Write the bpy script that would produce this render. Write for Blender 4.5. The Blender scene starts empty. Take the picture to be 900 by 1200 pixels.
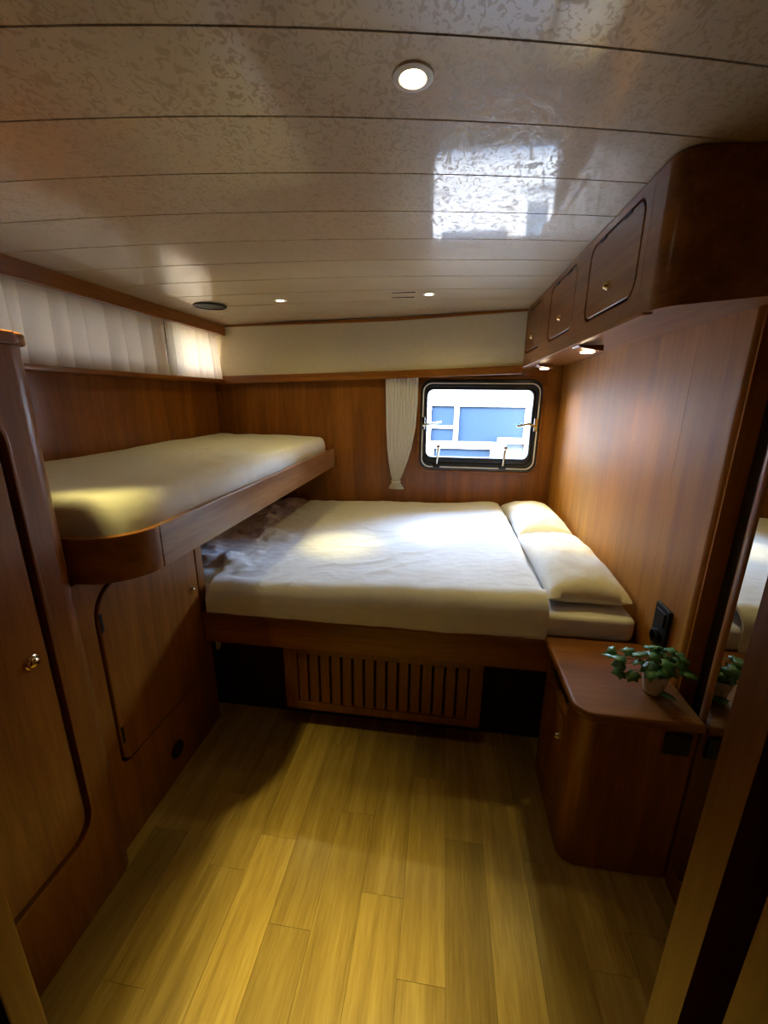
import bpy, bmesh, math, random
from mathutils import Vector, Matrix, noise
random.seed(7)
scene = bpy.context.scene
C = scene.collection

# ------------------------------------------------------------------ camera
FPX = 487.0                                   # focal length in pixels of the 900 x 1200 frame
def camera():
    Yw = Vector((71, -135, FPX)).normalized()
    D = Vector((-15, 1750, FPX)); D = (D - D.dot(Yw) * Yw).normalized()
    Zw = -D; Xw = Yw.cross(Zw)
    M = Matrix((Xw, Yw, Zw))                  # camera (x right, y down, z forward) -> world
    if M[0][0] < 0: M[0] = -M[0]
    R = Matrix([[M[i][0], -M[i][1], -M[i][2]] for i in range(3)])
    cd = bpy.data.cameras.new('camera'); cam = bpy.data.objects.new('camera', cd); C.objects.link(cam)
    cam.matrix_world = Matrix.Translation((0, 0, 1.45)) @ R.to_4x4()
    cd.sensor_fit = 'VERTICAL'; cd.sensor_height = 36; cd.lens = 36 * FPX / 1200
    cd.clip_start = 0.02
    scene.camera = cam
camera()

# ------------------------------------------------------------------ world, sun, exposure
SKY = 11.5; SUN = 36.0; SPOT = 9.0; EXPO = 0.64
w = bpy.data.worlds.new('world'); scene.world = w; w.use_nodes = True
nt = w.node_tree; bg = nt.nodes['Background']
sky = nt.nodes.new('ShaderNodeTexSky'); sky.sky_type = 'NISHITA'; sky.sun_disc = False
sky.sun_elevation = math.radians(42); sky.sun_rotation = math.radians(245)
nt.links.new(sky.outputs[0], bg.inputs[0]); bg.inputs[1].default_value = SKY
sl = bpy.data.lights.new('sun', 'SUN'); sl.energy = SUN; sl.angle = 0.01; sl.color = (1, .93, .82)
so = bpy.data.objects.new('sun', sl); C.objects.link(so)
so.rotation_euler = Vector((.20, .70, -.70)).to_track_quat('-Z', 'Y').to_euler(); so.location = (-6, -3, 6)
def portal(name, loc, d, sx, sy):
    l = bpy.data.lights.new(name, 'AREA'); l.shape = 'RECTANGLE'; l.size = sx; l.size_y = sy
    l.cycles.is_portal = True
    o = bpy.data.objects.new(name, l); C.objects.link(o); o.location = loc
    o.rotation_euler = Vector(d).to_track_quat('-Z', 'Z').to_euler()
portal('side_window_portal', (-1.73, 2.60, 1.73), (1, 0, 0), .54, .28); portal('long_window_portal', (-1.73, 1.6, 1.73), (1, 0, 0), 1.32, .28)
portal('window_portal', (.225, 3.06, 1.26), (0, -1, 0), .72, .5)
vs = scene.view_settings
vs.view_transform = 'Standard'; vs.look = 'None'; vs.gamma = 1; vs.exposure = EXPO; vs.use_curve_mapping = False
scene.cycles.max_bounces = 10; scene.cycles.diffuse_bounces = 5; scene.cycles.sample_clamp_indirect = 6

# ------------------------------------------------------------------ materials
MAT = {}
def newmat(name):
    m = bpy.data.materials.new(name); m.use_nodes = True
    MAT[name] = m
    return m, m.node_tree, m.node_tree.nodes['Principled BSDF']
def N(nt, t, **kw):
    n = nt.nodes.new(t)
    for k, v in kw.items(): setattr(n, k, v)
    return n
def ramp(nt, stops):
    r = N(nt, 'ShaderNodeValToRGB')
    e = r.color_ramp.elements
    while len(e) < len(stops): e.new(.5)
    for el, (p, c) in zip(e, stops): el.position = p; el.color = (*c, 1)
    return r
def plain(name, col, rough=.5, metal=0, spec=.5, coat=0, emit=None, es=0, trans=0):
    m, nt, b = newmat(name)
    # faint procedural variation so that no surface is a flat fill
    tc = N(nt, 'ShaderNodeTexCoord'); no = N(nt, 'ShaderNodeTexNoise'); no.inputs['Scale'].default_value = 35
    nt.links.new(tc.outputs['Object'], no.inputs['Vector'])
    r = ramp(nt, [(.3, tuple(c * .97 for c in col)), (.7, tuple(min(1, c * 1.02) for c in col))])
    nt.links.new(no.outputs['Fac'], r.inputs['Fac']); nt.links.new(r.outputs[0], b.inputs['Base Color'])
    b.inputs['Roughness'].default_value = rough; b.inputs['Metallic'].default_value = metal
    b.inputs['Specular IOR Level'].default_value = spec; b.inputs['Coat Weight'].default_value = coat
    b.inputs['Coat Roughness'].default_value = .1
    if emit: b.inputs['Emission Color'].default_value = (*emit, 1); b.inputs['Emission Strength'].default_value = es
    return m
def wood(name, dark, mid, light, axis, rough=.42, coat=.32, coatr=.2, fine=1.0, rnd=False):
    m, nt, b = newmat(name)
    tc = N(nt, 'ShaderNodeTexCoord'); mp = N(nt, 'ShaderNodeMapping')
    sc = {'x': (1.1, 16, 16), 'y': (16, 1.1, 16), 'z': (16, 16, 1.1)}[axis]
    mp.inputs['Scale'].default_value = tuple(s * fine for s in sc)
    nt.links.new(tc.outputs['Object'], mp.inputs['Vector'])
    vec = mp.outputs[0]
    if rnd:
        oi = N(nt, 'ShaderNodeObjectInfo'); ad = N(nt, 'ShaderNodeVectorMath', operation='ADD')
        mu = N(nt, 'ShaderNodeVectorMath', operation='SCALE'); mu.inputs[3].default_value = 40
        cb = N(nt, 'ShaderNodeCombineXYZ')
        for i in range(3): nt.links.new(oi.outputs['Random'], cb.inputs[i])
        nt.links.new(cb.outputs[0], mu.inputs[0]); nt.links.new(vec, ad.inputs[0]); nt.links.new(mu.outputs[0], ad.inputs[1])
        vec = ad.outputs[0]
    n1 = N(nt, 'ShaderNodeTexNoise'); n1.inputs['Scale'].default_value = 1.0; n1.inputs['Detail'].default_value = 6; n1.inputs['Distortion'].default_value = .6
    n2 = N(nt, 'ShaderNodeTexNoise'); n2.inputs['Scale'].default_value = 7.0; n2.inputs['Detail'].default_value = 4
    nt.links.new(vec, n1.inputs['Vector']); nt.links.new(vec, n2.inputs['Vector'])
    mx = N(nt, 'ShaderNodeMath', operation='MULTIPLY_ADD'); mx.inputs[1].default_value = .35
    nt.links.new(n2.outputs['Fac'], mx.inputs[0])
    s = N(nt, 'ShaderNodeMath', operation='MULTIPLY'); s.inputs[1].default_value = .65
    nt.links.new(n1.outputs['Fac'], s.inputs[0]); nt.links.new(s.outputs[0], mx.inputs[2])
    r = ramp(nt, [(.32, dark), (.5, mid), (.68, light)])
    nt.links.new(mx.outputs[0], r.inputs['Fac'])
    col = r.outputs[0]
    if rnd:
        hs = N(nt, 'ShaderNodeHueSaturation'); mr = N(nt, 'ShaderNodeMapRange')
        mr.inputs['To Min'].default_value = .78; mr.inputs['To Max'].default_value = 1.16
        nt.links.new(oi.outputs['Random'], mr.inputs['Value']); nt.links.new(mr.outputs[0], hs.inputs['Value'])
        nt.links.new(col, hs.inputs['Color']); col = hs.outputs[0]
    nt.links.new(col, b.inputs['Base Color'])
    bp = N(nt, 'ShaderNodeBump'); bp.inputs['Strength'].default_value = .06; bp.inputs['Distance'].default_value = .002
    nt.links.new(mx.outputs[0], bp.inputs['Height']); nt.links.new(bp.outputs[0], b.inputs['Normal'])
    b.inputs['Roughness'].default_value = rough; b.inputs['Specular IOR Level'].default_value = .3
    b.inputs['Coat Weight'].default_value = coat; b.inputs['Coat Roughness'].default_value = coatr
    return m
TD, TM, TL = (.145, .041, .003), (.225, .072, .0055), (.32, .114, .011)
for ax in 'xyz': wood('teak_' + ax, TD, TM, TL, ax)
wood('teak_wall', (.27, .090, .006), (.37, .138, .010), (.47, .195, .016), 'z', rough=.52, coat=.12, coatr=.44)  # teak made lighter and more orange for the light on this wall
wood('rail_wood', (.15, .06, .02), (.25, .11, .04), (.34, .17, .07), 'y', rough=.32)
wood('oak_floor', (.29, .18, .036), (.43, .28, .064), (.56, .39, .11), 'y', rough=.38, coat=.25, coatr=.25, fine=1.6, rnd=True)
wood('dark_recess', (.02, .008, .003), (.03, .012, .004), (.04, .016, .006), 'z', rough=.7, coat=0)  # darkened wood: in recesses the shade is put into its colour
plain('groove', (.012, .007, .004), .8)
plain('brass', (.80, .60, .32), .16, 1)
plain('chrome', (.75, .74, .72), .12, 1)
plain('bezel_steel', (.84, .82, .78), .4)
plain('black_plastic', (.010, .010, .012), .5, spec=.3)
plain('black_frame', (.016, .018, .022), .3)
plain('cream_panel', (.62, .54, .36), .55, spec=.3)
plain('cream_plate', (.62, .55, .38), .4)
plain('soil', (.02, .012, .007), .95)
plain('white_hull', (.15, .155, .16), .55)
plain('blue_glass', (.0062, .0135, .026), .4, spec=.1)
plain('grey_deckbox', (.018, .03, .045), .5)
plain('water', (.03, .07, .10), .08)
plain('stem_green', (.06, .14, .03), .5)
plain('lamp_glow', (1, .9, .7), .4, emit=(1, .80, .48), es=45)
plain('lamp_glow_small', (1, .9, .7), .4, emit=(1, .80, .50), es=7)
def sheet(name, col, sc=9):
    m, nt, b = newmat(name)
    tc = N(nt, 'ShaderNodeTexCoord')
    n1 = N(nt, 'ShaderNodeTexNoise'); n1.inputs['Scale'].default_value = sc; n1.inputs['Detail'].default_value = 5; n1.inputs['Distortion'].default_value = .9
    nt.links.new(tc.outputs['Object'], n1.inputs['Vector'])
    n2 = N(nt, 'ShaderNodeTexNoise'); n2.inputs['Scale'].default_value = 600
    nt.links.new(tc.outputs['Object'], n2.inputs['Vector'])
    r = ramp(nt, [(.3, tuple(c * .95 for c in col)), (.7, col)]); nt.links.new(n1.outputs['Fac'], r.inputs['Fac'])
    nt.links.new(r.outputs[0], b.inputs['Base Color'])
    bp = N(nt, 'ShaderNodeBump'); bp.inputs['Strength'].default_value = .35; bp.inputs['Distance'].default_value = .01
    bp2 = N(nt, 'ShaderNodeBump'); bp2.inputs['Strength'].default_value = .15; bp2.inputs['Distance'].default_value = .001
    nt.links.new(n1.outputs['Fac'], bp.inputs['Height']); nt.links.new(n2.outputs['Fac'], bp2.inputs['Height'])
    nt.links.new(bp.outputs[0], bp2.inputs['Normal']); nt.links.new(bp2.outputs[0], b.inputs['Normal'])
    b.inputs['Roughness'].default_value = .85; b.inputs['Sheen Weight'].default_value = .25
    b.inputs['Specular IOR Level'].default_value = .2
    return m
sheet('white_sheet', (.85, .84, .84)); sheet('bunk_sheet', (.77, .75, .72)); sheet('pillow_case', (.78, .74, .68), 16)
def curtain_mat(name, col, tr):
    m, nt, b = newmat(name); nt.nodes.remove(b)
    out = nt.nodes['Material Output']
    d = N(nt, 'ShaderNodeBsdfDiffuse'); t = N(nt, 'ShaderNodeBsdfTranslucent'); mx = N(nt, 'ShaderNodeMixShader')
    tc = N(nt, 'ShaderNodeTexCoord'); wv = N(nt, 'ShaderNodeTexNoise'); wv.inputs['Scale'].default_value = 250
    nt.links.new(tc.outputs['Object'], wv.inputs['Vector'])
    r = ramp(nt, [(.3, tuple(c * .9 for c in col)), (.7, col)]); nt.links.new(wv.outputs['Fac'], r.inputs['Fac'])
    nt.links.new(r.outputs[0], d.inputs[0]); nt.links.new(r.outputs[0], t.inputs[0]); mx.inputs[0].default_value = tr
    nt.links.new(d.outputs[0], mx.inputs[1]); nt.links.new(t.outputs[0], mx.inputs[2]); nt.links.new(mx.outputs[0], out.inputs[0])
    return m
curtain_mat('sheer_curtain', (.80, .73, .64), .28); curtain_mat('window_curtain', (.92, .89, .82), .12)
def glass_mat(name, tint):
    m, nt, b = newmat(name); nt.nodes.remove(b)
    out = nt.nodes['Material Output']
    t = N(nt, 'ShaderNodeBsdfTransparent'); g = N(nt, 'ShaderNodeBsdfGlossy'); g.inputs['Roughness'].default_value = .02
    t.inputs[0].default_value = (*tint, 1)
    fr = N(nt, 'ShaderNodeFresnel'); fr.inputs[0].default_value = 1.3; mx = N(nt, 'ShaderNodeMixShader')
    nt.links.new(fr.outputs[0], mx.inputs[0]); nt.links.new(t.outputs[0], mx.inputs[1]); nt.links.new(g.outputs[0], mx.inputs[2])
    nt.links.new(mx.outputs[0], out.inputs[0])
glass_mat('pane_glass', (1, 1, 1)); glass_mat('strong_dimming_glass', (.16, .153, .146)); glass_mat('dimming_glass', (.44, .41, .36))  # side panes darkened only to dim the daylight reaching the curtains
def mirror_mat():
    m, nt, b = newmat('mirror_glass')
    b.inputs['Base Color'].default_value = (.62, .62, .60, 1); b.inputs['Metallic'].default_value = 1; b.inputs['Roughness'].default_value = .015
mirror_mat()
def ceiling_mat():
    m, nt, b = newmat('ceiling_laminate')
    tc = N(nt, 'ShaderNodeTexCoord'); mp = N(nt, 'ShaderNodeMapping'); mp.inputs['Scale'].default_value = (1, .75, 1)
    nt.links.new(tc.outputs['Object'], mp.inputs['Vector'])
    n = N(nt, 'ShaderNodeTexNoise'); n.inputs['Scale'].default_value = 68; n.inputs['Detail'].default_value = 1.5; n.inputs['Distortion'].default_value = 1.6
    nt.links.new(mp.outputs[0], n.inputs['Vector'])
    fl = ramp(nt, [(.53, (0, 0, 0)), (.59, (1, 1, 1))]); nt.links.new(n.outputs['Fac'], fl.inputs['Fac'])
    big = N(nt, 'ShaderNodeTexNoise'); big.inputs['Scale'].default_value = 3; nt.links.new(tc.outputs['Object'], big.inputs['Vector'])
    base = ramp(nt, [(.35, (.55, .43, .285)), (.65, (.62, .50, .345))]); nt.links.new(big.outputs['Fac'], base.inputs['Fac'])
    mx = N(nt, 'ShaderNodeMix', data_type='RGBA'); mx.inputs['B'].default_value = (.43, .315, .19, 1)
    nt.links.new(fl.outputs[0], mx.inputs['Factor']); nt.links.new(base.outputs[0], mx.inputs['A']); nt.links.new(mx.outputs['Result'], b.inputs['Base Color'])
    b.inputs['Roughness'].default_value = .45
    mr = N(nt, 'ShaderNodeMapRange'); mr.inputs['To Min'].default_value = .05; mr.inputs['To Max'].default_value = .22
    nt.links.new(fl.outputs[0], mr.inputs['Value']); nt.links.new(mr.outputs[0], b.inputs['Coat Roughness'])
    cw = N(nt, 'ShaderNodeMapRange'); cw.inputs['To Min'].default_value = 1; cw.inputs['To Max'].default_value = .45; b.inputs['Coat IOR'].default_value = 1.75
    nt.links.new(fl.outputs[0], cw.inputs['Value']); nt.links.new(cw.outputs[0], b.inputs['Coat Weight'])
ceiling_mat()
def leaf_mat():
    m, nt, b = newmat('ivy_leaf')
    tc = N(nt, 'ShaderNodeTexCoord'); n = N(nt, 'ShaderNodeTexNoise'); n.inputs['Scale'].default_value = 60
    nt.links.new(tc.outputs['Object'], n.inputs['Vector'])
    r = ramp(nt, [(.35, (.03, .12, .025)), (.55, (.06, .20, .05)), (.72, (.22, .36, .16))]); nt.links.new(n.outputs['Fac'], r.inputs['Fac'])
    nt.links.new(r.outputs[0], b.inputs['Base Color']); b.inputs['Roughness'].default_value = .35
leaf_mat()
def pot_mat():
    m, nt, b = newmat('pot_ceramic')
    tc = N(nt, 'ShaderNodeTexCoord'); v = N(nt, 'ShaderNodeTexVoronoi'); v.inputs['Scale'].default_value = 38
    nt.links.new(tc.outputs['Object'], v.inputs['Vector'])
    r = ramp(nt, [(.16, (.18, .26, .08)), (.24, (.66, .58, .42))]); nt.links.new(v.outputs['Distance'], r.inputs['Fac'])
    nt.links.new(r.outputs[0], b.inputs['Base Color']); b.inputs['Roughness'].default_value = .25
pot_mat()

# ------------------------------------------------------------------ mesh helpers
OFF = {}
def root(name, label, cat, loc, group=None, kind=None):
    o = bpy.data.objects.new(name, None); C.objects.link(o); o.location = loc; o.empty_display_size = .05
    OFF[o] = Vector(loc); tag(o, label, cat, group, kind); return o
def tag(o, label, cat, group=None, kind=None):
    o['label'] = label; o['category'] = cat
    if group: o['group'] = group
    if kind: o['kind'] = kind
    return o
def obj(name, bm, mat, parent=None, angle=35, label=None, flip=True):
    if flip: bmesh.ops.recalc_face_normals(bm, faces=bm.faces)
    if parent is not None: off = OFF[parent]
    else:
        xs = [v.co for v in bm.verts]
        off = Vector(((min(c.x for c in xs) + max(c.x for c in xs)) / 2, (min(c.y for c in xs) + max(c.y for c in xs)) / 2, min(c.z for c in xs)))
    for v in bm.verts: v.co -= off
    me = bpy.data.meshes.new(name); bm.to_mesh(me); bm.free()
    for p in me.polygons: p.use_smooth = True
    me.set_sharp_from_angle(angle=math.radians(angle))
    me.materials.append(MAT[mat])
    o = bpy.data.objects.new(name, me); C.objects.link(o); OFF[o] = off
    if angle == 35:
        wn = o.modifiers.new('weighted_normal', 'WEIGHTED_NORMAL'); wn.keep_sharp = True
    if parent is not None: o.parent = parent
    else: o.location = off
    if label: o['label'] = label
    return o
def struct(name, bm, mat, label, cat, angle=35):
    return tag(obj(name, bm, mat, None, angle), label, cat, None, 'structure')
MAP = {'x': lambda a, b, c: Vector((c, a, b)), 'y': lambda a, b, c: Vector((a, c, b)), 'z': lambda a, b, c: Vector((a, b, c))}
def rrect(a0, a1, b0, b1, r, n=6):
    if not isinstance(r, (tuple, list)): r = (r,) * 4          # corners: a1b1, a0b1, a0b0, a1b0
    pts = []
    for (ca, cb, sa, sb, t0), rr in zip(((a1, b1, -1, -1, 0), (a0, b1, 1, -1, 90), (a0, b0, 1, 1, 180), (a1, b0, -1, 1, 270)), r):
        if rr <= 0: pts.append((ca, cb)); continue
        for i in range(n + 1):
            t = math.radians(t0 + 90 * i / n); pts.append((ca + sa * rr + rr * math.cos(t), cb + sb * rr + rr * math.sin(t)))
    return pts
def prism(axis, pts, c0, c1, holes=(), bev=0, bm=None, seg=2):
    """2-D outline (with holes) extruded along an axis"""
    own = bmesh.new()
    f = MAP[axis]
    if not holes:
        v0 = [own.verts.new(f(a, b, c0)) for a, b in pts]; v1 = [own.verts.new(f(a, b, c1)) for a, b in pts]
        n = len(pts); own.faces.new(v0); own.faces.new(v1)
        for i in range(n): own.faces.new((v0[i], v0[(i + 1) % n], v1[(i + 1) % n], v1[i]))
    else:
        ed = []; loops = []
        for lp in [pts] + list(holes):
            vs = [own.verts.new(f(a, b, c0)) for a, b in lp]
            loops.append(vs)
            for i in range(len(vs)): ed.append(own.edges.new((vs[i], vs[(i + 1) % len(vs)])))
        r = bmesh.ops.triangle_fill(own, edges=ed, use_beauty=True, use_dissolve=False)
        faces = [g for g in r['geom'] if isinstance(g, bmesh.types.BMFace)]
        top = {}
        for lp in loops:
            for v in lp: top[v] = own.verts.new(v.co + (f(0, 0, c1) - f(0, 0, c0)))
        for fc in faces: own.faces.new([top[v] for v in fc.verts])
        for lp in loops:
            for i in range(len(lp)): a, b = lp[i], lp[(i + 1) % len(lp)]; own.faces.new((a, b, top[b], top[a]))
    bmesh.ops.recalc_face_normals(own, faces=own.faces)
    if bev > 0:
        es = [e for e in own.edges if len(e.link_faces) == 2 and e.calc_face_angle(0) > math.radians(50)]
        bmesh.ops.bevel(own, geom=es, offset=bev, segments=seg, affect='EDGES', profile=.5, clamp_overlap=True)
    if bm is None: return own
    me = bpy.data.meshes.new('t'); own.to_mesh(me); own.free(); bm.from_mesh(me); bpy.data.meshes.remove(me)
    return bm
def box(x0, x1, y0, y1, z0, z1, bev=0, bm=None, seg=2):
    return prism('z', [(x0, y0), (x1, y0), (x1, y1), (x0, y1)], z0, z1, (), bev, bm, seg)
def lathe(prof, c, axis='z', n=20, bm=None):
    """profile (radius, along) around an axis through c"""
    bm = bm or bmesh.new(); rings = []
    for r, h in prof:
        ring = []
        for i in range(n):
            t = 2 * math.pi * i / n; a, b = r * math.cos(t), r * math.sin(t)
            p = {'z': (a, b, h), 'x': (h, a, b), 'y': (a, h, b)}[axis]
            ring.append(bm.verts.new(Vector(c) + Vector(p)))
        rings.append(ring)
    for k in range(len(rings) - 1):
        for i in range(n): bm.faces.new((rings[k][i], rings[k][(i + 1) % n], rings[k + 1][(i + 1) % n], rings[k + 1][i]))
    bm.faces.new(rings[0]); bm.faces.new(rings[-1])
    return bm
def tube(pts, r, n=8, bm=None):
    bm = bm or bmesh.new(); rings = []
    for i, p in enumerate(pts):
        p = Vector(p); d = (Vector(pts[min(i + 1, len(pts) - 1)]) - Vector(pts[max(i - 1, 0)])).normalized()
        u = d.orthogonal().normalized(); v = d.cross(u); rr = r[i] if isinstance(r, (list, tuple)) else r
        if rings:                                            # keep frames aligned
            u = (uprev - uprev.dot(d) * d).normalized(); v = d.cross(u)
        uprev = u
        rings.append([bm.verts.new(p + rr * (math.cos(2 * math.pi * k / n) * u + math.sin(2 * math.pi * k / n) * v)) for k in range(n)])
    for k in range(len(rings) - 1):
        for i in range(n): bm.faces.new((rings[k][i], rings[k][(i + 1) % n], rings[k + 1][(i + 1) % n], rings[k + 1][i]))
    bm.faces.new(rings[0]); bm.faces.new(rings[-1]); return bm
def grid(fn, nu, nv, bm=None):
    bm = bm or bmesh.new()
    vs = [[bm.verts.new(fn(i / nu, j / nv)) for j in range(nv + 1)] for i in range(nu + 1)]
    for i in range(nu):
        for j in range(nv): bm.faces.new((vs[i][j], vs[i + 1][j], vs[i + 1][j + 1], vs[i][j + 1]))
    return bm
def arc(cx, cy, r, t0, t1, n=8): return [(cx + r * math.cos(math.radians(t0 + (t1 - t0) * i / n)), cy + r * math.sin(math.radians(t0 + (t1 - t0) * i / n))) for i in range(n + 1)]
def fbm(x, y, z=0, o=4): return noise.fractal(Vector((x, y, z)), 1.0, 2.0, o)

# ------------------------------------------------------------------ floor
XL, XR, YF = -1.65, .75, 2.95
fl = struct('floor', box(XL - .1, 1.05, -1.0, 3.1, -.06, -.006), 'groove', 'yellowish oak plank floor of the cabin', 'floor')
ENDS = {0: [1.31, .71], 1: [1.085, .40], 2: [1.238, .62], 3: [1.05, .35], 4: [.80, 1.35], 5: [.9], 6: [.7], -8: [.8, 1.2], -1: [.89, 1.50, .35], -2: [1.13, .48], -3: [1.42, .775], -4: [1.01, .45],
        -5: [.895, 1.36], -6: [1.14, .60], -7: [.98, .42]}
planks = []
for j in range(-8, 7):
    x0 = -.055 + .125 * j; x1 = x0 + .125
    ys = sorted([.18] + ENDS[j] + [1.64])
    for a, b in zip(ys[:-1], ys[1:]):
        planks.append((x0, x1, a, b))
for x0, x1, a, b in planks:
    bm = box(-(x1 - x0) / 2 + .0004, (x1 - x0) / 2 - .0004, -(b - a) / 2 + .0004, (b - a) / 2 - .0004, -.0055, 0)
    me = bpy.data.meshes.new('floor_plank'); bm.to_mesh(me); bm.free(); me.materials.append(MAT['oak_floor'])
    o = bpy.data.objects.new('floor_plank', me); C.objects.link(o); o.parent = fl
    o.location = Vector(((x0 + x1) / 2, (a + b) / 2, 0)) - OFF[fl]

# ------------------------------------------------------------------ ceiling
CC = (.7552, .1873, .0028, .2123, -.0142, -.0009, .0671, -.0109)
def seam(k, x):
    if k < 0: return seam(0, x) + k * .185
    c = CC; return c[0] + c[1] * k + c[2] * k * k + x * (c[3] + c[4] * k + c[5] * k * k) + x * x * (c[6] + c[7] * k)
def zc(x): return 1.943 - .015 * (x - .1) ** 2
def ceil_strip(k, g, up, th):
    def fn(u, v):
        x = -1.72 + 2.60 * u
        y = (seam(k, x) + g) * (1 - v) + (seam(k + 1, x) - g) * v
        return Vector((x, y, zc(x) + up))
    bm = grid(fn, 26, 3)
    r = bmesh.ops.extrude_face_region(bm, geom=bm.faces[:])
    for v in [e for e in r['geom'] if isinstance(e, bmesh.types.BMVert)]: v.co.z += th
    return bm
bm = bmesh.new(); prism('z', [(-1.85, -1.0), (1.05, -1.0), (1.05, 3.1), (-1.85, 3.1)], 1.958, 2.03, (), 0, bm)
ce = struct('ceiling', bm, 'groove', 'glossy cream ceiling of wide mottled planks with dark joints', 'ceiling')
for k in range(-8, 11):
    bm = ceil_strip(k, .0022, 0, .012)
    obj('ceiling_plank', bm, 'ceiling_laminate', ce, 25)

# ------------------------------------------------------------------ walls
# far wall with the window hole
HOLE = rrect(-.15, .625, .965, 1.552, .06)
struct('wall_far', prism('y', [(XL - .1, -.06), (1.05, -.06), (1.05, 1.99), (XL - .1, 1.99)], YF, YF + .05, [HOLE]), 'teak_z',
       'varnished brown wooden wall behind the bed, holding the window', 'wall')
LH = [rrect(2.36, 2.86, 1.60, 1.86, .04), rrect(.95, 2.26, 1.60, 1.86, .04)]
struct('wall_left', prism('x', [(-1.0, -.06), (2.95, -.06), (2.95, 1.99), (-1.0, 1.99)], XL - .05, XL, LH), 'teak_z',
       'varnished wooden side wall along the back of the upper bunk', 'wall')
wr = struct('wall_right', box(XR + .004, XR + .05, 1.20, YF, 0, 1.99), 'teak_wall', 'glossy orange-brown wooden wall at the pillow end of the bed', 'wall')
obj('wall_panel', box(XR - .0005, XR + .004, 1.462, YF - .001, .02, 1.9, .0012), 'teak_wall', wr)
obj('wall_panel', prism('z', [(XR + .004, 1.458), (XR - .004, 1.458)] + [(XR - .004, 1.225)] + arc(XR + .02, 1.225, .024, 180, 270)[1:] + [(XR + .05, 1.201), (XR + .05, 1.458)], .02, 1.9, (), .0055, seg=3), 'teak_wall', wr)
struct('wall_back', box(-1.75, 1.05, -1.05, -1.0, -.06, 1.99), 'dark_recess', 'dark wall of the passage behind the viewer', 'wall')
struct('wall_side', box(.82, .87, -1.0, 1.20, -.06, 1.99), 'teak_z', 'wooden side wall carrying the tall mirror', 'wall')

# recessed strip, its shade put into the colour, and moulding between wall panel and mirror
struct('trim_1', prism('z', [(.80, 1.05), (.752, 1.05)] + arc(.770, 1.075, .022, 230, 130, 6) + [(.765, 1.11), (.80, 1.11)], 0, 1.66, (), 0), 'teak_z', 'rounded vertical wooden moulding beside the mirror', 'trim')
struct('trim_2', box(.80, .82, 1.04, 1.20, 0, 1.94), 'dark_recess', 'recessed strip with painted-in shade between wall panel and mirror moulding', 'trim')
mr = root('wall_mirror', 'tall narrow mirror on the wall beside the bedside cabinet', 'mirror', (.76, .75, .09))
obj('mirror_glass', box(.745, .749, .30, 1.05, .09, 1.85), 'mirror_glass', mr)
obj('backing', box(.749, .82, .28, 1.05, .085, 1.86), 'dark_recess', mr)
obj('frame', box(.742, .76, .28, .30, .085, 1.86), 'teak_z', mr)
struct('baseboard_right', box(.745, .82, -.9, 1.05, 0, .085, .004), 'teak_y', 'wooden plinth below the tall mirror', 'baseboard')

# ------------------------------------------------------------------ doorway the viewer looks through
struct('door_1', prism('z', [(.25, .292), (.25, .33), (.82, .33), (.82, .22), (.29, .22), (.29, .292)], 0, 1.94), 'teak_z', 'brown wooden door post at the right edge of the view', 'door frame')
struct('door_2', box(.25, .285, -.5, .256, .01, 1.9, .003), 'teak_z', 'brown edge of the opened cabin door at lower right', 'door')
struct('door_3', box(-1.65, -.558, .29, .33, 0, 1.94, .004), 'teak_z', 'dark wooden door post at the lower left edge of the view', 'door frame')
struct('trim_3', box(-.558, .25, .29, .33, 1.84, 1.94), 'teak_x', 'wooden door head above the doorway', 'trim')

# ------------------------------------------------------------------ left side: board, ledge, window, curtains
def zfit(bm, f):
    for v in bm.verts: v.co.z = f(v.co)
    return bm
struct('trim_4', box(-1.535, -1.505, .33, 2.885, 1.84, 1.905, .004), 'teak_y', 'brown pelmet board along the ceiling above the long curtain', 'trim')
struct('trim_5', prism('z', [(-1.65, .33), (-1.53, .33), (-1.53, 2.87), (-1.65, 2.95)], 1.533, 1.555, (), .005), 'teak_y', 'narrow wooden ledge below the long curtain', 'trim')
for nm, lab, y0, y1, gl in (('window_2', 'sunlit side window behind the short curtain', 2.36, 2.86, 'dimming_glass'), ('window_3', 'side window behind the long curtain, pane darkened to dim the daylight', .95, 2.26, 'strong_dimming_glass')):
    wl = root(nm, lab, 'window', (-1.66, (y0 + y1) / 2, 1.60), kind='structure')
    obj('window_frame', prism('x', rrect(y0 - .01, y1 + .01, 1.59, 1.87, .05), -1.71, -1.655, [rrect(y0 + .02, y1 - .02, 1.62, 1.84, .035)]), 'black_frame', wl)
    obj('pane', prism('x', rrect(y0 + .015, y1 - .015, 1.615, 1.845, .035), -1.688, -1.684), gl, wl)
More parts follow.
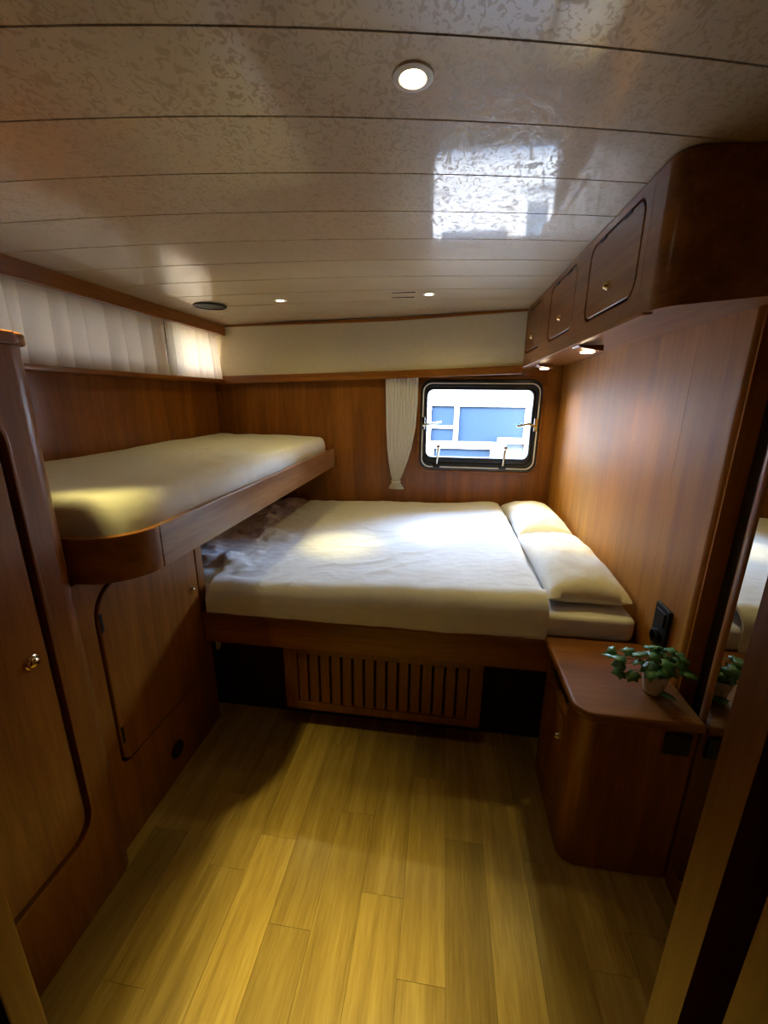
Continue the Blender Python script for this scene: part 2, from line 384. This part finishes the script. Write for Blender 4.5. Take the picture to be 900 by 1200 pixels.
def folded(y0, y1, z0, z1, folds, seed, name, label, slant=0, amp=.021, xo=0):
    rnd = random.Random(seed)
    ks = [0]
    for i in range(folds): ks.append(ks[-1] + rnd.uniform(.6, 1.4))
    ks = [k / ks[-1] for k in ks]
    am = [rnd.uniform(.6, 1.2) for _ in ks]
    sh = [rnd.uniform(-.012, .022) for _ in ks]
    def fn(u, v):
        i = 0
        while i < folds - 1 and ks[i + 1] < u: i += 1
        t = (u - ks[i]) / (ks[i + 1] - ks[i])
        bulge = amp * am[i] * (1 - abs(2 * t - 1) ** 2.2) - amp * .5
        bulge -= .010 * math.exp(-((t - .93) / .05) ** 2)
        y = y0 + (y1 - y0) * u + sh[i] * (1 - v) * math.sin(math.pi * t) + slant * (1 - v) * u
        x = -1.583 + xo + bulge * (.8 + .35 * (1 - v)) + .003 * math.sin(9 * u + 4 * v)
        return Vector((x, y, z0 + (z1 - z0) * v))
    o = obj(name, grid(fn, folds * 14, 8), 'sheer_curtain', None, 60, flip=False)
    return tag(o, label, 'curtain', 'gathered curtains above the bunk')
folded(.90, 2.352, 1.557, 1.90, 15, 3, 'sheer_curtain', 'long grey-white gathered curtain in shade above the bunk')
folded(2.315, 2.86, 1.557, 1.90, 8, 5, 'sheer_curtain', 'short sunlit cream curtain in the corner above the bunk', .03, .017, .026)

# ------------------------------------------------------------------ far end: cream panel, beam, trim
PL, PK, PR = (-1.60, 2.885), (-.36, 2.885), (.452, 2.70)
def front(x): return PL[1] if x < PK[0] else PK[1] + (PR[1] - PK[1]) * (x - PK[0]) / (PR[0] - PK[0])
def pw(x, a, b, c): return a + (b - a) * (x - PL[0]) / (PK[0] - PL[0]) if x < PK[0] else b + (c - b) * (x - PK[0]) / (PR[0] - PK[0])
def bent(d0, d1, zb, zt):
    plan = [(PL[0], PL[1] - d0), (PK[0], PK[1] - d0), (PR[0], PR[1] - d0), (PR[0], PR[1] + d1), (PK[0], PK[1] + d1), (PL[0], PL[1] + d1)]
    bm = prism('z', plan, 0, 1)
    return zfit(bm, lambda c: pw(c.x, *zb) if c.z < .5 else (pw(c.x, *zt) if not callable(zt) else zt(c.x)))
struct('wall_upper', bent(0, .02, (1.57, 1.60, 1.63), zc), 'cream_panel', 'plain cream panel below the ceiling above the window', 'wall')
struct('trim_6', bent(.014, .064, (1.523, 1.565, 1.588), (1.575, 1.612, 1.634)), 'teak_x', 'brown wooden beam under the cream panel', 'trim')
struct('trim_7', bent(.010, 0, (1.893, 1.916, 1.928), (1.903, 1.9345, 1.9405)), 'teak_x', 'thin brown strip where cream panel meets ceiling', 'trim')

# ------------------------------------------------------------------ far window
wi = root('window_1', 'black framed rounded window with bright daylight over the bed', 'window', (.24, 2.95, .95), kind='structure')
obj('wood_surround', prism('y', rrect(-.178, .653, .937, 1.580, .085), 2.938, 2.952, [rrect(-.160, .635, .955, 1.562, .07)], .004), 'teak_x', wi)
obj('outer_frame', prism('y', rrect(-.160, .635, .955, 1.562, .07), 2.93, 2.975, [rrect(-.128, .598, 1.005, 1.515, .05)], .006), 'black_frame', wi)
sa = obj('sash', prism('y', rrect(-.128, .598, 1.005, 1.515, .05), 2.945, 2.985, [rrect(-.113, .580, 1.043, 1.495, .04)], .004), 'black_frame', wi)
obj('pane', prism('y', rrect(-.115, .582, 1.041, 1.497, .04), 2.962, 2.966), 'pane_glass', sa)
obj('seal', prism('y', rrect(-.145, .620, .972, 1.54, .06), 2.926, 2.931, [rrect(-.138, .613, .979, 1.533, .055)]), 'bezel_steel', wi)
for sx, x, tip in ((1, -.137, .0), (-1, .607, .012)):
    la = obj('latch', box(x - .012, x + .012, 2.916, 2.932, 1.232, 1.318, .004), 'chrome', wi)
    obj('latch_lever', tube([(x, 2.915, 1.262), (x + sx * .045, 2.905, 1.270 + tip), (x + sx * .125, 2.900, 1.284 - tip * 1.6)], [.011, .009, .007]), 'chrome', la)
for x in (-.035, .415):
    st = obj('stay_base', box(x - .025, x + .022, 2.905, 2.935, .975, .998, .004), 'black_plastic', wi)
    obj('stay_arm', tube([(x, 2.915, .99), (x + .004, 2.91, 1.05), (x + .008, 2.908, 1.105)], [.007, .008, .011]), 'chrome', st)
    obj('stay_knob', lathe([(.004, -.012), (.013, -.008), (.013, .006), (.004, .012)], (x + .008, 2.906, 1.118), 'y', 14), 'chrome', st)

# tied curtain beside the window
def tied():
    zs = [(1.60, -.400, -.176), (1.42, -.396, -.178), (1.25, -.392, -.186), (1.10, -.384, -.212), (1.0, -.372, -.240), (.92, -.358, -.268), (.875, -.347, -.287), (.855, -.345, -.290), (.835, -.360, -.276), (.808, -.372, -.258)]
    def lr(v):
        t = v * (len(zs) - 1); i = min(int(t), len(zs) - 2); f = t - i
        return [zs[i][k] * (1 - f) + zs[i + 1][k] * f for k in range(3)]
    def fn(u, v):
        z, l, r = lr(v); x = l + (r - l) * u
        wd = (r - l) / .224
        y = 2.912 - .012 * math.sin(u * math.pi * 22) * (.35 + .65 * min(1, wd)) - .02 * (1 - wd) * math.sin(math.pi * u)
        if u > .985: z += .004
        return Vector((x, y, z))
    return grid(fn, 132, 54)
tc_ = root('tied_curtain', 'narrow white pleated curtain tied at the bottom beside the window', 'curtain', (-.29, 2.91, .81))
obj('cloth', tied(), 'window_curtain', tc_, 60, flip=False)
obj('tie_band', tube([(-.349, 2.915, .862), (-.335, 2.886, .862), (-.317, 2.876, .862), (-.300, 2.886, .862), (-.286, 2.915, .862)], .006), 'window_curtain', tc_)

# ------------------------------------------------------------------ cabinets
def knob(parent, c, axis, s, r=.012, mat='brass'):
    prof = [(r * 1.12, 0), (r * 1.12, s * .003), (r * .98, s * .0045), (r * .94, s * .003), (r * .92, s * .006), (r * .80, s * .0105), (r * .5, s * .0135), (r * .1, s * .0145)]
    return obj('knob', lathe(prof, c, axis, 18), mat, parent)

# tall wardrobe, left
wd = root('tall_wardrobe', 'tall brown wardrobe with rounded corner at the left edge', 'wardrobe', (-1.29, .61, 0))
obj('body', prism('z', [(-1.65, .335), (-.952, .335), (-.952, .80), (-.93, .80), (-.93, .835)] + arc(-.98, .835, .05, 0, 90, 10) + [(-1.65, .885)], .0, 1.55), 'teak_z', wd)
obj('face_frame', prism('x', [(.335, 0), (.80, 0), (.80, 1.55), (.335, 1.55)], -.951, -.93, [rrect(.36, .778, .262, 1.42, .075)], 0), 'teak_z', wd)
d = obj('door', prism('x', rrect(.372, .764, .272, 1.408, .065), -.950, -.932, (), .006, seg=3), 'teak_z', wd)
knob(d, (-.932, .722, .842), 'x', 1, .016)
obj('door_bead', prism('x', rrect(.352, .786, .254, 1.428, .083), -.9305, -.9255, [rrect(.362, .776, .264, 1.418, .073)], .0022), 'teak_z', wd)
obj('top_cap', prism('z', [(-1.65, .335), (-.922, .335), (-.922, .84)] + arc(-.98, .84, .058, 0, 90, 8) + [(-1.65, .898)], 1.551, 1.578, (), .006), 'teak_y', wd)

# low cabinet under the bunk
lc = root('low_cabinet', 'brown low cabinet with rounded door under the bunk', 'cabinet', (-1.3, 1.2, 0))
obj('body', box(-1.645, -.992, .90, 1.495, 0, .945), 'groove', lc)
obj('face_frame', prism('x', [(.888, 0), (1.497, 0), (1.497, .950), (.888, .950)], -.991, -.97, [rrect(.945, 1.452, .288, .915, (.04, .10, .04, .04))], .004), 'teak_z', lc)
d = obj('door', prism('x', rrect(.955, 1.443, .297, .906, (.034, .092, .034, .034)), -.990, -.968, (), .005, seg=3), 'teak_z', lc)
knob(d, (-.968, 1.397, .698), 'x', 1, .012, 'chrome')
for z in (.80, .40): obj('hinge', box(-.972, -.9665, .958, .968, z - .03, z + .03, .001), 'black_plastic', lc)
v = obj('round_vent', lathe([(.034, -.004), (.034, .004), (.027, .006), (.026, .001)], (-.97, 1.19, .118), 'x', 20), 'black_plastic', lc)

# overhead cabinet, right
uc = root('overhead_cabinet', 'long brown overhead cabinet with three small flap doors', 'cabinet', (.6, 1.9, 1.63))
def tilt(bm):
    for v in bm.verts:
        if v.co.z < 1.68: v.co.z += .09 * max(0, v.co.x - .45) - .010 * (v.co.y - 1.1)
    return bm
UZ0, UZ1 = 1.642, 1.938
obj('body', tilt(prism('z', [(.472, 1.178), (.452, 1.178)] + arc(.500, 1.118, .048, 180, 270, 12) + [(.80, 1.085), (.80, 1.198), (.745, 1.198), (.745, 2.94), (.472, 2.94)], UZ0, UZ1, (), 0)), 'teak_y', uc)
DOORS = [(1.222, 1.60, 1.700, 1.912, 1.412), (1.755, 2.125, 1.702, 1.914, 1.93), (2.295, 2.665, 1.702, 1.914, 2.50)]
obj('face_frame', tilt(prism('x', [(1.179, UZ0), (2.70, UZ0), (2.70, UZ1), (1.179, UZ1)], .452, .471, [rrect(a - .012, b + .005, c - .010, dd + .005, .045) for a, b, c, dd, k in DOORS], 0)), 'teak_y', uc)
obj('dark_inside', box(.4697, .4715, 1.195, 2.695, 1.68, 1.932), 'groove', uc)
for a, b, c, dd, k in DOORS:
    d = obj('flap_door', prism('x', rrect(a, b, c, dd, .038), .4535, .4695, (), .003, seg=3), 'teak_y', uc)
    knob(d, (.4535, k, 1.765), 'x', -1, .011)
    for y in (a + .10, b - .10): obj('hinge', box(.4505, .4545, y - .022, y + .022, dd - .006, dd + .003, .001), 'black_plastic', d)
obj('edge_lip', zfit(tilt(box(.447, .470, 1.13, 2.70, UZ0 - .005, UZ0 + .003, .002)), lambda c: c.z), 'teak_y', uc)

# reading lamps under the overhead cabinet
def spot_lamp(name, loc, d, watts, angle, blend, col):
    l = bpy.data.lights.new(name, 'SPOT'); l.energy = watts; l.spot_size = math.radians(angle); l.spot_blend = blend; l.color = col; l.shadow_soft_size = .02
    o = bpy.data.objects.new(name, l); C.objects.link(o); o.location = loc; o.rotation_euler = Vector(d).to_track_quat('-Z', 'Y').to_euler()
    return o
WARM = (1, .84, .26)
for x, y, label in ((.515, 1.74, 'small wedge reading lamp under the overhead cabinet, nearer one'), (.555, 2.62, 'small wedge reading lamp under the overhead cabinet by the window')):
    zu = 1.640 + .09 * (x - .49) - .010 * (y - 1.1)
    lp = root('reading_lamp', label, 'lamp', (x, y, zu - .02), 'reading lamps under the overhead cabinet')
    bm = prism('y', [(-.045 + x, zu - .0005), (x + .045, zu - .0005), (x + .045, zu - .022), (x - .03, zu - .010)], y - .045, y + .045, (), .002)
    obj('housing', bm, 'teak_x', lp)
    obj('lamp_lens', lathe([(.022, -.004), (.025, -.001), (.025, .001)], (x + .004, y, zu - .0205), 'z', 18), 'lamp_glow_small', lp)
    spot_lamp('reading_light', (x + .004, y, zu - .032), (.02, 0, -1), SPOT * .5, 130, 1, WARM)
    spot_lamp('reading_beam', (x + .004, y, zu - .034), (.11, .36, -.9) if y < 2 else (.08, -.1, -.9), SPOT * 1.8, 46, 1, WARM)

# bedside cabinet, right
ns = root('bedside_cabinet', 'brown bedside cabinet with rounded front corner beside the bed', 'bedside cabinet', (.6, 1.24, 0))
NSP = [(.742, 1.06), (.742, 1.425), (.452, 1.425)] 
obj('body', prism('z', [(.742, 1.425), (.452, 1.425), (.452, 1.16), (.43, 1.16)] + arc(.485, 1.115, .055, 180, 270, 10) + [(.742, 1.06)], .004, .570), 'teak_z', ns)
obj('side_frame', prism('x', [(1.16, .004), (1.425, .004), (1.425, .570), (1.16, .570)], .430, .4515, [rrect(1.185, 1.405, .10, .435, .03), rrect(1.175, 1.41, .465, .552, .02)], .002), 'teak_z', ns)
d = obj('door', prism('x', rrect(1.192, 1.398, .107, .428, .025), .430, .449, (), .004), 'teak_z', ns)
knob(d, (.430, 1.212, .36), 'x', -1, .011, 'chrome')
obj('slot_shade', box(.4505, .4525, 1.172, 1.412, .462, .555), 'groove', ns)  # near-black sheet stands in for the shade inside the slot
obj('lock_button', lathe([(.016, .004), (.017, 0), (.013, -.006), (.004, -.008)], (.442, 1.108, .470), 'x', 18), 'black_plastic', ns)
obj('top', prism('z', [(.744, 1.432), (.408, 1.432)] + arc(.468, 1.095, .06, 180, 270, 8) + [(.744, 1.035)], .571, .600, (), .010, seg=3), 'teak_x', ns)
so_ = obj('socket', box(.655, .725, 1.050, 1.0605, .48, .55, .004), 'black_plastic', ns)

# ------------------------------------------------------------------ bed
bd = root('platform_bed', 'dark wooden bed base with front rail across the cabin', 'bed', (-.1, 2.2, 0))
obj('front_rail', box(-.968, .745, 1.452, 1.480, .43, .557, .004), 'teak_x', bd)
obj('rail_lip', box(-.968, .747, 1.440, 1.500, .5575, .572, .005), 'teak_x', bd)
obj('platform', box(-1.64, .745, 1.502, 2.945, .52, .5570), 'teak_x', bd)
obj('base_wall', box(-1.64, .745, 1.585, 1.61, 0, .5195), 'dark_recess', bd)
gr = obj('grille_frame', prism('y', rrect(-.632, .205, .115, .425, .012), 1.475, 1.498, [[(-.575, .150), (.150, .150), (.150, .395), (-.575, .395)]], .003), 'teak_z', bd)
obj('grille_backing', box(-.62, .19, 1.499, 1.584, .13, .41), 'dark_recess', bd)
sb = None
for i in range(15):
    x = -.575 + .725 * (i + .5) / 15
    bm = prism('y', rrect(-.0195, .0195, -.121, .121, .006, 3), -.008, .008, (), .003)
    if sb is None:
        me = bpy.data.meshes.new('grille_slat'); bm.to_mesh(me); me.materials.append(MAT['teak_z']); sb = me
    bm.free()
    o = bpy.data.objects.new('grille_slat', sb); C.objects.link(o); o.parent = gr; o.location = Vector((x, 1.487, .2725)) - OFF[gr]
tag(obj('wall_tag', prism('x', rrect(1.515, 1.55, .34, .43, .012), -.965, -.960, (), .001), 'cream_plate'), 'small cream plate in the shadow under the bed rail', 'plate')

def softbox(x0, x1, y0, y1, z0, z1, r, top=None, side=None):
    """rounded cushion-like block: closed grid, superelliptic sides"""
    bm = bmesh.new()
    cx, cy, hx, hy = (x0 + x1) / 2, (y0 + y1) / 2, (x1 - x0) / 2, (y1 - y0) / 2
    per = []
    for a, b in rrect(x0, x1, y0, y1, r, 5):
        per.append((a, b))
    # densify the outline
    pts = []
    for i in range(len(per)):
        a, b = per[i], per[(i + 1) % len(per)]
        n = max(1, int(math.hypot(b[0] - a[0], b[1] - a[1]) / .02))
        for k in range(n): pts.append((a[0] + (b[0] - a[0]) * k / n, a[1] + (b[1] - a[1]) * k / n))
    prof = [(.016, 0), (.004, .10), (0, .30), (0, .62), (.005, .80), (.018, .93), (.040, .99), (.075, 1.0), (.12, 1.0)]
    n = len(pts); rings = []
    nrm = []
    for i in range(n):
        a, b = Vector(pts[i - 1]), Vector(pts[(i + 1) % n]); d = (b - a).normalized(); nrm.append(Vector((-d.y, d.x)))     # points inward
    for d, h in prof:
        ring = []
        for i, (a, b) in enumerate(pts):
            x, y = a + nrm[i].x * d, b + nrm[i].y * d
            z = z0 + (z1 - z0) * h
            if top: z += top(x, y) * h
            if side: x, y = x - nrm[i].x * side(x, y, h), y - nrm[i].y * side(x, y, h)
            ring.append(bm.verts.new((x, y, z)))
        rings.append(ring)
    for s in (.9, .8, .7, .6, .5, .4, .3, .2, .1):
        rings.append([bm.verts.new((cx + (v.co.x - cx) * s, cy + (v.co.y - cy) * s, z1 + (top(cx + (v.co.x - cx) * s, cy + (v.co.y - cy) * s) if top else 0))) for v in rings[len(prof) - 1]])
    for k in range(len(rings) - 1):
        for i in range(n): bm.faces.new((rings[k][i], rings[k][(i + 1) % n], rings[k + 1][(i + 1) % n], rings[k + 1][i]))
    bm.faces.new(rings[0]); bm.faces.new(rings[-1])
    return bm
tag(obj('bed_mattress', prism('z', [(-1.60, 2.935), (-1.60, 1.505), (-.962, 1.505), (-.962, 1.464)] + arc(.698, 1.504, .04, -90, 0, 6) + [(.738, 2.935)], .5725, .665, (), .022, seg=4), 'white_sheet', None, 60), 'white sheeted mattress on the lower bed', 'mattress')

# duvet
def duvet():
    xa, xb, ya, yb = -1.30, .415, 1.452, 2.925
    def top(x, y):
        base = .690 + .048 * max(0, min(1, (x + .9) / 1.25)) ** 1.5
        puff = .012 * math.sin(math.pi * min(1, max(0, (y - 1.4) / 1.55)))
        wr = .012 * fbm(x * 1.8, y * 2.6, 1.3, 2)
        q = fbm(x * 2.2, y * 2.2, 11, 2) * .6
        wr += .006 * (1 - abs(fbm(x * 3.2 + q, y * 8 - x * 2.5 + q * 2, 4.1, 2))) ** 5 * max(0, min(1, .5 + fbm(x * 2, y * 2, 17, 2)))
        wr += .0015 * (1 - abs(fbm(x * 9 + y * 3, y * 20 - x * 6, 6.1, 2))) ** 4
        if x < -.7: wr += .05 * min(1, (-.7 - x) / .3) * max(0, fbm(x * 6, y * 5, 9, 3)) 
        return base + puff + wr
    def fn(u, v):
        x = xa + (xb - xa) * u
        s = v * 1.62                                     # distance along the cloth from the back edge to the front hem
        L = 1.40
        front_y = ya - .006 + .010 * fbm(x * 3, .3, 2) + .06 * max(0, min(1, (-.952 - x) / .012))
        if s < L:
            y = yb - (yb - (front_y + .09)) * s / L; z = top(x, y)
        else:
            t = (s - L) / (1.62 - L)
            zt = top(x, front_y + .09); hem = .574 + .006 * fbm(x * 4, 2.2, 5)
            ang = min(1, t / .45) * math.pi / 2
            if t < .45:
                y = front_y + .09 - .09 * math.sin(ang); z = zt - .075 * (1 - math.cos(ang))
            else:
                y = front_y + .004 * fbm(x * 9, t * 3, 3); z = (zt - .075) + (hem - zt + .075) * (t - .45) / .55
        ex = max(0, (u - .96) / .04)
        z -= .030 * (1 - math.sqrt(max(0, 1 - ex * ex))) * (1 if s < L else 0); x += .0 * ex
        return Vector((x + .012 * fbm(y * 3, x, 6) * (u ** 6), y, z))
    bm = grid(fn, 200, 180)
    r = bmesh.ops.extrude_face_region(bm, geom=bm.faces[:])
    for v in [e for e in r['geom'] if isinstance(e, bmesh.types.BMVert)]:
        v.co.z -= .012
        v.co.y += .004 if v.co.y < 1.50 else 0
    return bm
tag(obj('duvet', duvet(), 'white_sheet', None, 80), 'rumpled white duvet spread over the lower bed', 'duvet')

# pillows
def pillow(cx, cy, w, l, h, z0, rot, seed, tl=0):
    bm = bmesh.new(); n = 30
    def shape(a, b):
        e = max(0, (1 - abs(a) ** 2.6)) ** .5 * max(0, (1 - abs(b) ** 2.6)) ** .5
        return e
    ca, sa_ = math.cos(rot), math.sin(rot)
    def P(i, j, s):
        a, b = -1 + 2 * i / n, -1 + 2 * j / n
        sq = 1 - .05 * (1 - abs(a)) * abs(b) ** 4 ; sq2 = 1 - .07 * (1 - abs(b)) * abs(a) ** 4
        e = shape(a, b)
        x, y = a * w / 2 * sq2, b * l / 2 * sq
        z = h * (.34 + (.66 * e if s > 0 else -.34 * e ** .6))
        if s > 0: z += .010 * fbm(x * 9, y * 9, seed, 3) * e + .012 * fbm(x * 3, y * 14, seed + 3, 2) * (1 - e) * e
        z += tl * x
        return Vector((cx + x * ca - y * sa_, cy + x * sa_ + y * ca, z0 + z))
    for s in (1, -1): grid(lambda u, v: P(round(u * n), round(v * n), s), n, n, bm)
    bmesh.ops.remove_doubles(bm, verts=bm.verts, dist=.0005)
    return bm
tag(obj('pillow', pillow(.580, 1.875, .310, .73, .135, .6685, 0, 2), 'pillow_case', None, 80), 'white pillow at the bed front, nearer the viewer', 'pillow', 'pillows on the lower bed')
tag(obj('pillow', pillow(.578, 2.575, .305, .66, .135, .6685, .02, 12), 'pillow_case', None, 80), 'white pillow at the window wall corner of the bed', 'pillow', 'pillows on the lower bed')

# ------------------------------------------------------------------ upper bunk
bk = root('bunk_bed', 'wooden upper bunk with rounded front rail along the side wall', 'bunk', (-1.2, 1.9, .95))
ARC_O = arc(-.945, 1.045, .145, -90, 0, 12); ARC_I = arc(-.945, 1.045, .122, -90, 0, 12)
obj('rail_end', prism('z', [(-1.10, .90)] + ARC_O + ARC_I[::-1] + [(-1.10, .923)], .955, 1.085, (), .004), 'teak_x', bk, label='darker curved end of the bunk rail')
obj('side_rail', prism('z', [(-.80, 1.047), (-.772, 2.94), (-.797, 2.94), (-.823, 1.047)], .955, 1.085, (), .004), 'rail_wood', bk)
obj('base_board', prism('z', [(-1.645, .925), (-.945, .925)] + ARC_I + [(-.80, 2.94), (-1.645, 2.94)], .958, .975), 'teak_y', bk)
def bunk_top(x, y):
    return .012 * max(0, (-.85 - x)) / .8 + .007 * fbm(x * 3, y * 2.0, 3, 3) + .0025 * fbm(x * 9, y * 9, 5, 3)
def bunk_side(x, y, h):                                     # puckers of the fitted sheet
    return (.006 * max(0, fbm(y * 14, x * 14, 8, 2)) + .003 * fbm(y * 30, x * 30, 3, 2)) * (1 - h) ** .6
def bunk_mattress():
    return softbox(-1.635, -.824, .965, 2.93, .9755, 1.172, (.05, .03, .03, .17), top=bunk_top, side=bunk_side)
tag(obj('bunk_mattress', bunk_mattress(), 'bunk_sheet', None, 60), 'white sheeted mattress on the upper bunk', 'mattress')

# ------------------------------------------------------------------ ceiling fittings
def downlight(x, y, label, watts, aim=(0, 0, -1), core=1.0, beam=1.0, cone=66, halo=.30, spread=130, col=WARM, r=.034):
    z = zc(x)
    dl = root('downlight', label, 'light', (x, y, z - .006), 'ceiling downlights')
    obj('bezel', lathe([(r * .55, -.0005), (r * .64, -.0040), (r * .70, -.0046), (r * .96, -.0028), (r, -.0005), (r, .0)], (x, y, z), 'z', 32), 'bezel_steel', dl)
    obj('lamp_lens', lathe([(r * .545, -.0004), (r * .54, -.0010), (r * .3, -.0016), (r * .05, -.0018)], (x, y, z), 'z', 24), 'lamp_glow', dl)
    spot_lamp('downlight_halo', (x, y, z - .016), (0, 0, -1), watts * halo, spread, .8, col)
    spot_lamp('downlight_beam', (x, y, z - .017), aim, watts * beam, cone, 1, col)
    spot_lamp('downlight_core', (x, y, z - .018), aim, watts * core, 23, 1, col)
downlight(-.073, .824, 'lit round downlight nearest the viewer in the ceiling', SPOT, (-.12, -.24, -1.94), 4.2, 5.0, 40, .03)
downlight(-.873, 2.29, 'lit small downlight near the black ceiling grille', SPOT * .7, (.38, -.30, -1.24), 6, .5, 60, .58, 160)
downlight(-.099, 2.29, 'lit small downlight beside the ceiling slots', SPOT * .7, (.09, -.08, -1.24), 6, .5, 60, .58, 160)
downlight(-.98, .82, 'downlight above the wardrobe end of the bunk', SPOT, (.26, -.04, -1.94), 1.6, 3.2, 56, .035)
sp = root('ceiling_speaker', 'round black grille in the ceiling above the bunk', 'speaker', (-1.28, 2.31, 1.90))
z = zc(-1.28)
obj('rim', lathe([(.088, -.001), (.086, -.006), (.076, -.008), (.074, -.003)], (-1.28, 2.31, z), 'z', 36), 'black_plastic', sp)
obj('grille', lathe([(.074, -.004), (.04, -.006), (.01, -.0065)], (-1.28, 2.31, z), 'z', 36), 'black_plastic', sp)
va = root('ceiling_slots', 'pair of narrow dark slots in the ceiling beside a downlight', 'vent', (-.22, 2.30, 1.94))
for y, x in ((2.245, -.222), (2.345, -.235)):
    zz = zc(x); obj('slot', box(x - .058, x + .058, y - .005, y + .005, zz - .0015, zz + .001), 'groove', va)

# ------------------------------------------------------------------ wall switch and plant
sw = root('wall_switch', 'black double switch and socket plate on the wall above the bedside cabinet', 'switch', (.745, 1.335, .66))
obj('plate', box(.733, .7455, 1.29, 1.375, .655, .80, .004), 'black_plastic', sw)
obj('rocker', box(.728, .734, 1.305, 1.36, .735, .785, .003), 'black_plastic', sw)
obj('socket_ring', lathe([(.026, .0), (.026, -.012), (.020, -.014), (.019, -.004)], (.733, 1.332, .692), 'x', 22), 'black_plastic', sw)

pl = root('potted_ivy', 'small green ivy in a cream patterned pot on the bedside cabinet', 'plant', (.66, 1.165, .60))
px, py, pz = .66, 1.165, .601
pot = obj('pot', lathe([(.024, 0), (.026, .002), (.037, .066), (.039, .070), (.037, .072), (.034, .068), (.033, .06)], (px, py, pz), 'z', 28), 'pot_ceramic', pl)
obj('soil', lathe([(.0325, .0), (.03, .004), (.01, .006)], (px, py, pz + .057), 'z', 20), 'soil', pl)
def leaf_mesh():
    bm = bmesh.new()
    out = [(0, 0), (.22, -.10), (.48, .02), (.40, .28), (.52, .55), (.26, .62), (0, 1.0), (-.26, .62), (-.52, .55), (-.40, .28), (-.48, .02), (-.22, -.10)]
    c = bm.verts.new((0, .35, .0)); vs = [bm.verts.new((a, b, -.10 * (abs(a) * 2) ** 1.6 - .14 * max(0, b - .4))) for a, b in out]
    for i in range(len(vs)): bm.faces.new((c, vs[i], vs[(i + 1) % len(vs)]))
    r = bmesh.ops.extrude_face_region(bm, geom=bm.faces[:])
    for v in [e for e in r['geom'] if isinstance(e, bmesh.types.BMVert)]: v.co.z -= .03
    bmesh.ops.recalc_face_normals(bm, faces=bm.faces)
    me = bpy.data.meshes.new('leaf'); bm.to_mesh(me); bm.free(); me.materials.append(MAT['ivy_leaf'])
    for p in me.polygons: p.use_smooth = True
    return me
LM = leaf_mesh(); rr = random.Random(11)
tips = []
for i in range(44):
    if i < 7: a = math.pi + rr.uniform(-.5, .4); d = rr.uniform(.06, .115); h = rr.uniform(.055, .10)
    elif i < 37: a = rr.uniform(0, 2 * math.pi); d = rr.uniform(.015, .075); h = rr.uniform(.085, .130)
    elif i < 43: a = rr.uniform(-.3, .6); d = rr.uniform(.05, .075); h = rr.uniform(.09, .12)
    else: a = -math.pi / 2 + rr.uniform(-.6, .5); d = rr.uniform(.038, .05); h = rr.uniform(.02, .06)
    x, y = px + d * math.cos(a), py + d * math.sin(a)
    x = min(x, .715)
    tips.append((Vector((x, y, pz + h)), a))
for t, a in tips:
    b = Vector((px + .012 * math.cos(a), py + .012 * math.sin(a), pz + .060)); m = (t + b) / 2; m.z = max(t.z, b.z) + .012
    obj('stem', tube([b, m, t], [.0012, .0011, .0008], 5), 'stem_green', pl)
    o = bpy.data.objects.new('leaf', LM); C.objects.link(o); o.parent = pl
    s = rr.uniform(.030, .046); o.scale = (s, s, s); o.location = t - OFF[pl]
    o.rotation_euler = (rr.uniform(-.7, .15), rr.uniform(-.5, .5), a - math.pi / 2 + rr.uniform(-.6, .6))

# ------------------------------------------------------------------ outside: the boat moored alongside
nb = root('moored_boat', 'white boat with blue windows seen through the cabin window', 'boat', (.5, 5.3, -.6))
obj('cabin_side', prism('y', [(-4, .55), (5, .55), (5, 1.9), (-4, 1.9)], 5.0, 5.3, [[(-.143, .945), (.122, .945), (.122, 1.35), (-.143, 1.35)], [(.175, .945), (.915, .945), (.915, 1.345), (.175, 1.345)], [(-.10, .765), (.56, .765), (.56, .862), (-.10, .862)]]), 'white_hull', nb)
for a, b, c, dd in ((-.143, .122, .945, 1.35), (.175, .915, .945, 1.345), (-.10, .56, .765, .862)):
    obj('window_pane', box(a, b, 5.03, 5.04, c, dd), 'blue_glass', nb)
obj('window_bar', box(-.143, .122, 5.005, 5.03, 1.093, 1.127), 'white_hull', nb)
obj('hull', box(-5, 6, 4.9, 5.3, -.6, .549), 'white_hull', nb)
obj('roof', box(-4.1, 5.1, 4.93, 6.3, 1.901, 1.96), 'white_hull', nb)
bx = obj('deck_box', prism('y', rrect(.615, .93, .551, 1.01, .02), 4.80, 4.90, [rrect(.705, .905, .60, .955, .02)]), 'white_hull', nb)
obj('box_lid', box(.71, .90, 4.86, 4.88, .605, .95), 'grey_deckbox', bx)
struct('water', box(-12, 14, -8, 14, -.75, -.62), 'water', 'dark water around the moored boats', 'water')
